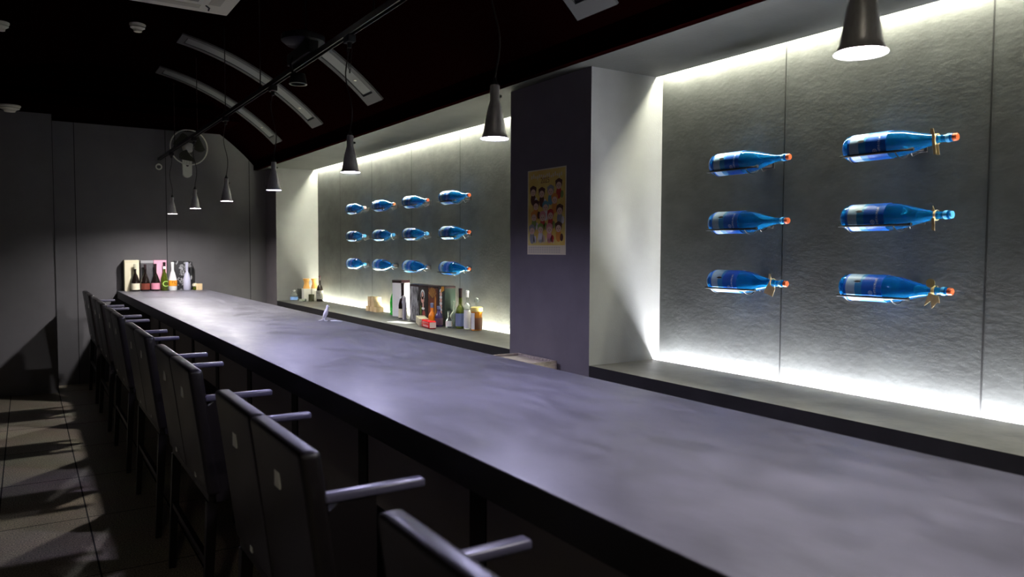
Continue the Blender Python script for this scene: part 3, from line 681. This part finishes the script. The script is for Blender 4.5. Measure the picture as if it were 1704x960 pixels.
for x, lab in ((2.885, 'left'), (2.985, 'right')):
    gift('white_box', f'white square box under the {lab} orange hourglass vase', 'box', x-.046, x+.046, 9.10, 9.19, Z, .150, mat('white_card', (.72, .70, .62), .6))
    t = thing('hourglass_vase', f'orange hourglass-shaped vase on the {lab} white box of the far ledge', 'vase', (x, 9.145, Z+.150))
    bm = NB(); lathe(bm, [(.040, 0), (.042, .002), (.033, .035), (.027, .062), (.031, .088), (.041, .118), (.038, .118), (.028, .088), (.024, .062), (.03, .035), (.036, .006), (.002, .005)], 26); obj('vase_body', bm, mat('orange_glaze', (.78, .40, .10), .5), t, smooth=True)
    bm = NB(); lathe(bm, [(.0415, .116), (.0425, .118), (.0415, .121), (.039, .121), (.038, .117)], 26, cap=False); obj('vase_rim', bm, mat('orange_glaze', (.78, .40, .10), .5), t, smooth=True)
t = thing('glass_tumbler', 'dark patterned glass tumbler in front of the white boxes on the far ledge', 'glass', (2.905, 9.02, Z))
bm = NB(); lathe(bm, [(.030, 0), (.033, .002), (.036, .085), (.034, .085), (.031, .01), (.002, .008)], 24); obj('tumbler_wall', bm, mat('smoky_glass', (.12, .12, .06), .08, trans=.5), t)
bm = NB(); lathe(bm, [(.001, .012), (.0305, .012), (.033, .07), (.001, .07)], 20); obj('contents', bm, mat('dark_contents', (.06, .055, .03), .7, color2=(.35, .33, .2), vscale=60), t)
t = thing('glass_ashtray', 'low clear glass dish between the small bottle and the tumbler', 'dish', (2.80, 9.05, Z))
bm = NB(); lathe(bm, [(.045, 0), (.05, .002), (.052, .032), (.044, .032), (.040, .010), (.002, .008)], 24); obj('dish_body', bm, G_clear, t)
bm = NB(); lathe(bm, [(.001, .010), (.036, .010), (.030, .026), (.001, .032)], 14); obj('contents', bm, mat('pale_pebbles', (.45, .45, .36), .7, var=.4, vscale=80), t)
bottle('wine_bottle', 'dark slim bottle beside the orange vases on the far ledge', (2.985, 8.95, Z), .318, .040, G_dark, mat('label_grey_print', (.20, .19, .17), .5, var=.5, vscale=45), C_foil, neck=.36, nr=.012, shoulder=.55, labr=(.1, .42))
mg = 'stacked pale wooden cups on the far ledge'
MS = [('left pale wooden cup in the bottom row of the stack on the far ledge', 3.0, 7.35, 0, .079, .05), ('middle pale wooden cup in the bottom row of the stack on the far ledge', 3.0, 7.25, 0, .079, .05), ('right pale wooden cup in the bottom row of the stack on the far ledge', 3.0, 7.15, 0, .079, .05),
      ('left pale wooden cup in the second row of the stack on the far ledge', 3.0, 7.30, .051, .079, .048), ('right pale wooden cup in the second row of the stack on the far ledge', 3.0, 7.205, .051, .079, .048),
      ('left pale wooden cup in the top row of the stack on the far ledge', 3.0, 7.296, .100, .079, .048), ('right pale wooden cup in the top row of the stack on the far ledge', 3.0, 7.208, .100, .079, .048)]
for l, x, y, z, s, h in MS: masu(l, (x-.01, y, Z+z), s, h, random.uniform(-.05, .05), mg)
bottle('wine_bottle', 'bright green glass bottle half hidden behind the tall white carton', (3.0, 6.775, Z), .35, .044, G_green, None, None, neck=.36, nr=.013, shoulder=.5)
t = thing('tall_carton', 'tall white carton with black lid on the far ledge', 'box', (2.985, 6.59, Z), rz=.35)
bm = NB(); box(bm, -.055, .055, -.06, .06, 0, .318, bev=.002); obj('carton', bm, mat('carton_white_grey', (.80, .79, .82), .6), t)
bm = NB(); box(bm, -.057, .057, -.062, .062, .318, .345, bev=.002); obj('lid', bm, C_foil, t)
bottle('wine_bottle', 'dark bottle with cream label in front of the white carton on the far ledge', (2.895, 6.355, Z), .33, .038, G_dark, L_cream, C_foil, neck=.36, nr=.013, shoulder=.48, labr=(.03, .28))
t = thing('slim_carton', 'slim pale lilac carton between dark bottle and black patterned carton', 'box', (2.87, 6.265, Z))
bm = NB(); box(bm, -.012, .012, -.016, .016, 0, .20, bev=.002); obj('carton', bm, mat('lilac_card', (.40, .38, .45), .5), t)
bm = NB(); box(bm, -.008, .008, -.01, .01, .20, .218, bev=.002); obj('cap', bm, C_white, t)
M_art1 = mat('grey_feather_print', (.008, .008, .009), .45, color2=(.55, .55, .57), vscale=9, stretch=(1, 3, 1.2), detail=3)
yb = 6.245
def art(label, y1, y0, h, m, x=2.955, d=.10):
    t = thing('printed_carton', label, 'box', (x, (y0+y1)/2, Z)); w = (y1-y0)/2
    bm = NB(); box(bm, -d/2, d/2, -w, w, 0, h-.02, bev=.0015); obj('carton', bm, m, t)
    bm = NB(); box(bm, -d/2-.001, d/2+.001, -w-.001, w+.001, h-.02, h, bev=.0015); obj('lid', bm, C_foil, t)
    return t, w, d
t, w, d = art('black carton with grey brush print, left of the printed cartons', 6.225, 6.045, .325, M_art1)
bm = NB()
for k in range(3): tube(bm, [(-.0508, (.016+.014*k)*math.cos(a), .155+(.022+.018*k)*math.sin(a)) for a in [j*2*PI/20 for j in range(20)]], .0016, 5, closed=True)
obj('ring_print', bm, mat('print_grey', (.35, .35, .38), .5), t)
t, w, d = art('dark carton with pink vase shape print, middle of the printed cartons', 6.040, 5.858, .325, mat('dark_brown_card', (.018, .012, .010), .5))
bm = NB(); fx = -.0508
def disc(bm, y, z, ry, rz_, x=fx, n=16, mi=0):
    f = bm.faces.new([bm.verts.new((x, y+ry*math.cos(a), z+rz_*math.sin(a))) for a in [j*2*PI/n for j in range(n)]]); f.material_index = mi
disc(bm, .01, .24, .038, .045, mi=0); disc(bm, .01, .232, .027, .036, fx-.0004, mi=1); disc(bm, .01, .242, .017, .022, fx-.0008, mi=2)
disc(bm, .01, .195, .030, .030, fx-.0004, mi=2); disc(bm, .0, .15, .012, .03, fx-.0004, mi=2); disc(bm, .0, .12, .03, .011, fx-.0008, mi=0); disc(bm, -.015, .07, .028, .035, fx-.0004, mi=3); disc(bm, .045, .10, .012, .045, fx-.0004, mi=4)
obj('vase_print', bm, [L_white, G_dark, mat('print_salmon', (.75, .42, .34), .5), mat('print_brick', (.30, .05, .04), .5), mat('print_moss', (.12, .20, .03), .5)], t)
t, w, d = art('dark carton with orange and gold leaf print on the far ledge', 5.853, 5.665, .325, mat('dark_red_card', (.045, .012, .010), .5, color2=(.22, .05, .01), vscale=16))
bm = NB(); rd = random.Random(5)
for k in range(11):
    a = .2+k*.26; paper(bm, [(.01, .22), (.01+.075*math.cos(a), .25+.065*math.sin(a)), (.01+.07*math.cos(a+.12), .25+.06*math.sin(a+.12))], .0004, fx-.0003*(k % 3), k % 2)
paper(bm, [(-.03, .05), (-.055, .05), (-.06, .22), (-.035, .26)], .0004, fx-.001, 1); disc(bm, .04, .10, .018, .05, fx-.001, mi=2)
obj('leaf_print', bm, [mat('print_gold', (.55, .36, .10), .5), mat('print_amber', (.50, .20, .02), .5), mat('print_scarlet', (.55, .06, .02), .5)], t)
t, w, d = art('dark green carton with white and orange scalloped strip on the far ledge', 5.660, 5.545, .33, mat('dark_green_card', (.010, .022, .015), .5))
bm = NB()
for k in range(9): disc(bm, .012, .08+k*.026, .022, .017, fx-.0003*(k % 2), mi=k % 2)
paper(bm, [(-.05, .295), (.02, .27), (.0, .325), (-.045, .328)], .0004, fx-.001, 2)
obj('scallop_print', bm, [L_white, mat('print_blush', (.85, .55, .42), .5), mat('print_orange', (.70, .33, .03), .5)], t)
bottle('small_bottle', 'small orange bottle in front of the gold leaf carton', (2.865, 5.700, Z), .185, .030, mat('orange_lacquer', (.80, .22, .01), .3, coat=.4), None, L_blue, neck=.4, nr=.012, shoulder=.5)
bottle('small_bottle', 'small dark purple bottle beside the orange one on the far ledge', (2.85, 5.545, Z), .17, .033, mat('purple_glass', (.04, .025, .10), .2, coat=.4), mat('label_dusk', (.09, .04, .07), .5), L_blue, neck=.3, nr=.014, shoulder=.6)
bottle('small_bottle', 'tall clear glass bottle left of the olive-green bottle', (2.965, 5.49, Z), .215, .036, G_clear, None, None, neck=.4, nr=.012, shoulder=.5)
bottle('small_bottle', 'short clear glass bottle in front of the scalloped carton', (2.88, 5.425, Z), .14, .028, G_clear, L_white, None, neck=.35, nr=.011, shoulder=.5, wrap=2.0)
t = bottle('wine_bottle', 'olive-green bottle with dark foil neck and blue-grey label', (2.93, 5.325, Z), .325, .038, G_olive, L_blue, C_foil, neck=.42, nr=.013, shoulder=.5, labr=(.06, .38))
bottle('wine_bottle', 'clear bottle with tall white label next to the amber jar', (2.95, 5.245, Z), .31, .027, G_clear, L_white, C_white, neck=.32, nr=.010, shoulder=.66, labr=(.02, .5))
t = thing('amber_jar', 'amber glass jug with yellow-topped lid, rightmost on the far ledge', 'jar', (2.965, 5.125, Z))
bm = NB(); lathe(bm, [(.03, 0), (.043, .002), (.045, .02), (.045, .15), (.036, .172), (.020, .185)], 24); obj('glass_body', bm, mat('amber_glass', (.55, .20, .02), .1, trans=.5, ior=1.35, coat=.4), t, smooth=True)
bm = NB(); lathe(bm, [(.0455, .012), (.046, .014), (.046, .100), (.0455, .102)], 24, cap=False)
for f in bm.faces: f.material_index = 0
obj('label', bm, mat('label_dark_brown', (.10, .03, .012), .5), t)
bm = NB()
for i in range(6):
    a = -PI*1.02+i*.13; R_ = .0468
    bm.faces.new([bm.verts.new((R_*math.cos(q), R_*math.sin(q), z)) for q, z in ((a, .012), (a+.13, .012), (a+.13, .14), (a, .14))])
obj('side_label', bm, L_white, t)
bm = NB(); lathe(bm, [(.046, .150), (.048, .153), (.048, .182), (.040, .186), (.002, .187)], 24); obj('lid', bm, mat('lid_yellow', (.80, .62, .22), .4), t)
bm = NB(); lathe(bm, [(.008, .187), (.008, .215), (.018, .225), (.020, .245), (.006, .255)], 18); obj('stopper', bm, G_clear, t)
t = thing('paper_sheet', 'white sheet of paper lying flat on the far ledge', 'paper', (2.73, 6.02, Z), rz=.25)
bm = NB(); box(bm, -.06, .06, -.13, .13, 0, .0012); obj('sheet', bm, L_white, t)
t = thing('wooden_box', 'long pale wooden box lying behind the red packet', 'box', (2.80, 5.76, Z), rz=-.35)
bm = NB(); box(bm, -.035, .035, -.16, .16, 0, .052, bev=.001); obj('box_body', bm, mat('pale_olive_wood', (.50, .46, .32), .6, var=.15, vscale=10, stretch=(8, 1, 8)), t)
bm = NB(); box(bm, -.037, .037, -.162, .162, .053, .064, bev=.001); obj('box_lid', bm, mat('pale_olive_wood'), t)
t = thing('red_packet', 'glossy red oblong packet at the front of the far ledge', 'packet', (2.735, 5.50, Z), rz=-.15)
bm = NB(); box(bm, -.03, .03, -.105, .105, 0, .062, bev=.011); obj('packet_body', bm, mat('red_gloss', (.75, .010, .012), .25, coat=.5), t, smooth=True, sharp=60)
bm = NB(); box(bm, -.0312, -.030, -.075, .06, .012, .024); box(bm, -.0312, -.030, -.09, .08, .044, .048); obj('printed_band', bm, mat('print_pale_red', (.8, .35, .35), .4), t)
bm = NB(); box(bm, -.026, .026, -.108, -.1045, .008, .052); obj('end_flap', bm, mat('flap_pale', (.75, .55, .50), .5), t)

# ------------------------------------------------------------------ poster on the pillar
t = thing('poster', 'yellow cartoon poster dated 2025 taped to the dark pillar', 'poster', (XW, 3.648, 1.515))
Mpy = bpy.data.materials.new('poster_yellow'); Mpy.use_nodes = True; nt = Mpy.node_tree; N = nt.nodes; L = nt.links; b = N['Principled BSDF']
tc = N.new('ShaderNodeTexCoord'); n = N.new('ShaderNodeTexNoise'); n.inputs['Scale'].default_value = 9; n.inputs['Detail'].default_value = 3
r = N.new('ShaderNodeValToRGB'); r.color_ramp.elements[0].position = .35; r.color_ramp.elements[0].color = (.72, .46, .06, 1); r.color_ramp.elements[1].position = .65; r.color_ramp.elements[1].color = (.78, .64, .16, 1)
L.new(tc.outputs['Object'], n.inputs[0]); L.new(n.outputs[0], r.inputs[0]); L.new(r.outputs[0], b.inputs['Base Color']); b.inputs['Roughness'].default_value = .45
PC = [Mpy, mat('poster_cream', (.74, .66, .44), .5), mat('poster_brown', (.10, .03, .015), .5), mat('poster_skin', (.75, .52, .36), .5), mat('poster_red', (.60, .05, .03), .5), mat('poster_teal', (.12, .32, .36), .5), mat('poster_orange', (.75, .28, .03), .5), mat('poster_white', (.75, .70, .62), .5), mat('poster_pink', (.70, .28, .25), .5), mat('poster_green', (.25, .35, .06), .5), mat('poster_grey', (.30, .30, .28), .5)]
bm = NB(); box(bm, -.0015, -.0003, -.195, .195, 0, .505, 1); box(bm, -.0018, -.0015, -.187, .187, .055, .498, 0); obj('sheet', bm, PC, t)
bm = NB()
def pd(y, z, ry, rz_, mi, lift):
    disc(bm, y, z, ry, rz_, -.0020-.0002*lift, 14, mi)
kids0 = [(.135, .385, 2, 2), (.045, .372, 2, 2), (-.045, .380, 10, 5), (-.125, .412, 2, 4), (.105, .300, 2, 6), (.005, .290, 5, 7), (-.085, .330, 6, 6), (.125, .235, 6, 9), (.035, .232, 8, 4), (-.045, .240, 4, 4), (-.135, .265, 2, 10), (.145, .155, 10, 10), (.055, .160, 9, 7), (-.035, .158, 8, 8), (-.125, .165, 2, 6)]
kids = [(y, z-.01, h_, b_) for y, z, h_, b_ in kids0]
for i, (y, z, hair, body) in enumerate(kids):           # plain round-headed generic figures
    pd(y, z-.045, .026, .036, body, 0); pd(y-.03, z-.055, .016, .022, (body+3) % 9+2 if body < 9 else 7, 0); pd(y-.026, z+.020, .008, .010, hair, 0); pd(y+.026, z+.020, .008, .010, hair, 0)
    pd(y, z+.007, .033, .031, hair, 1); pd(y, z-.004, .026, .021, 3, 2)
    pd(y-.009, z-.003, .003, .003, 2, 3); pd(y+.009, z-.003, .003, .003, 2, 3); pd(y, z-.013, .004, .002, 4, 3)
for k in range(16): pd(.15-k*.02, .462+.006*math.sin(k*1.7), .007, .012+.004*math.sin(k*2.3), 1, 0)
for k in range(12): pd(.12-k*.018, .082+.004*math.sin(k), .0045, .014, 1, 0)
for j in range(4):
    for k in range(14): box(bm, -.0018, -.0016, .165-k*.0235, .165-k*.0235+.017, .012+j*.010, .0145+j*.010, 10)
obj('cartoon_print', bm, PC, t)
text_mesh('year_lettering', '2025', .046, Matrix.Translation((-.0022, .012, .436)) @ Matrix.Rotation(-PI/2, 4, 'Z') @ Matrix.Rotation(PI/2, 4, 'X'), mat('poster_rust', (.30, .10, .01), .5), t, .0002)
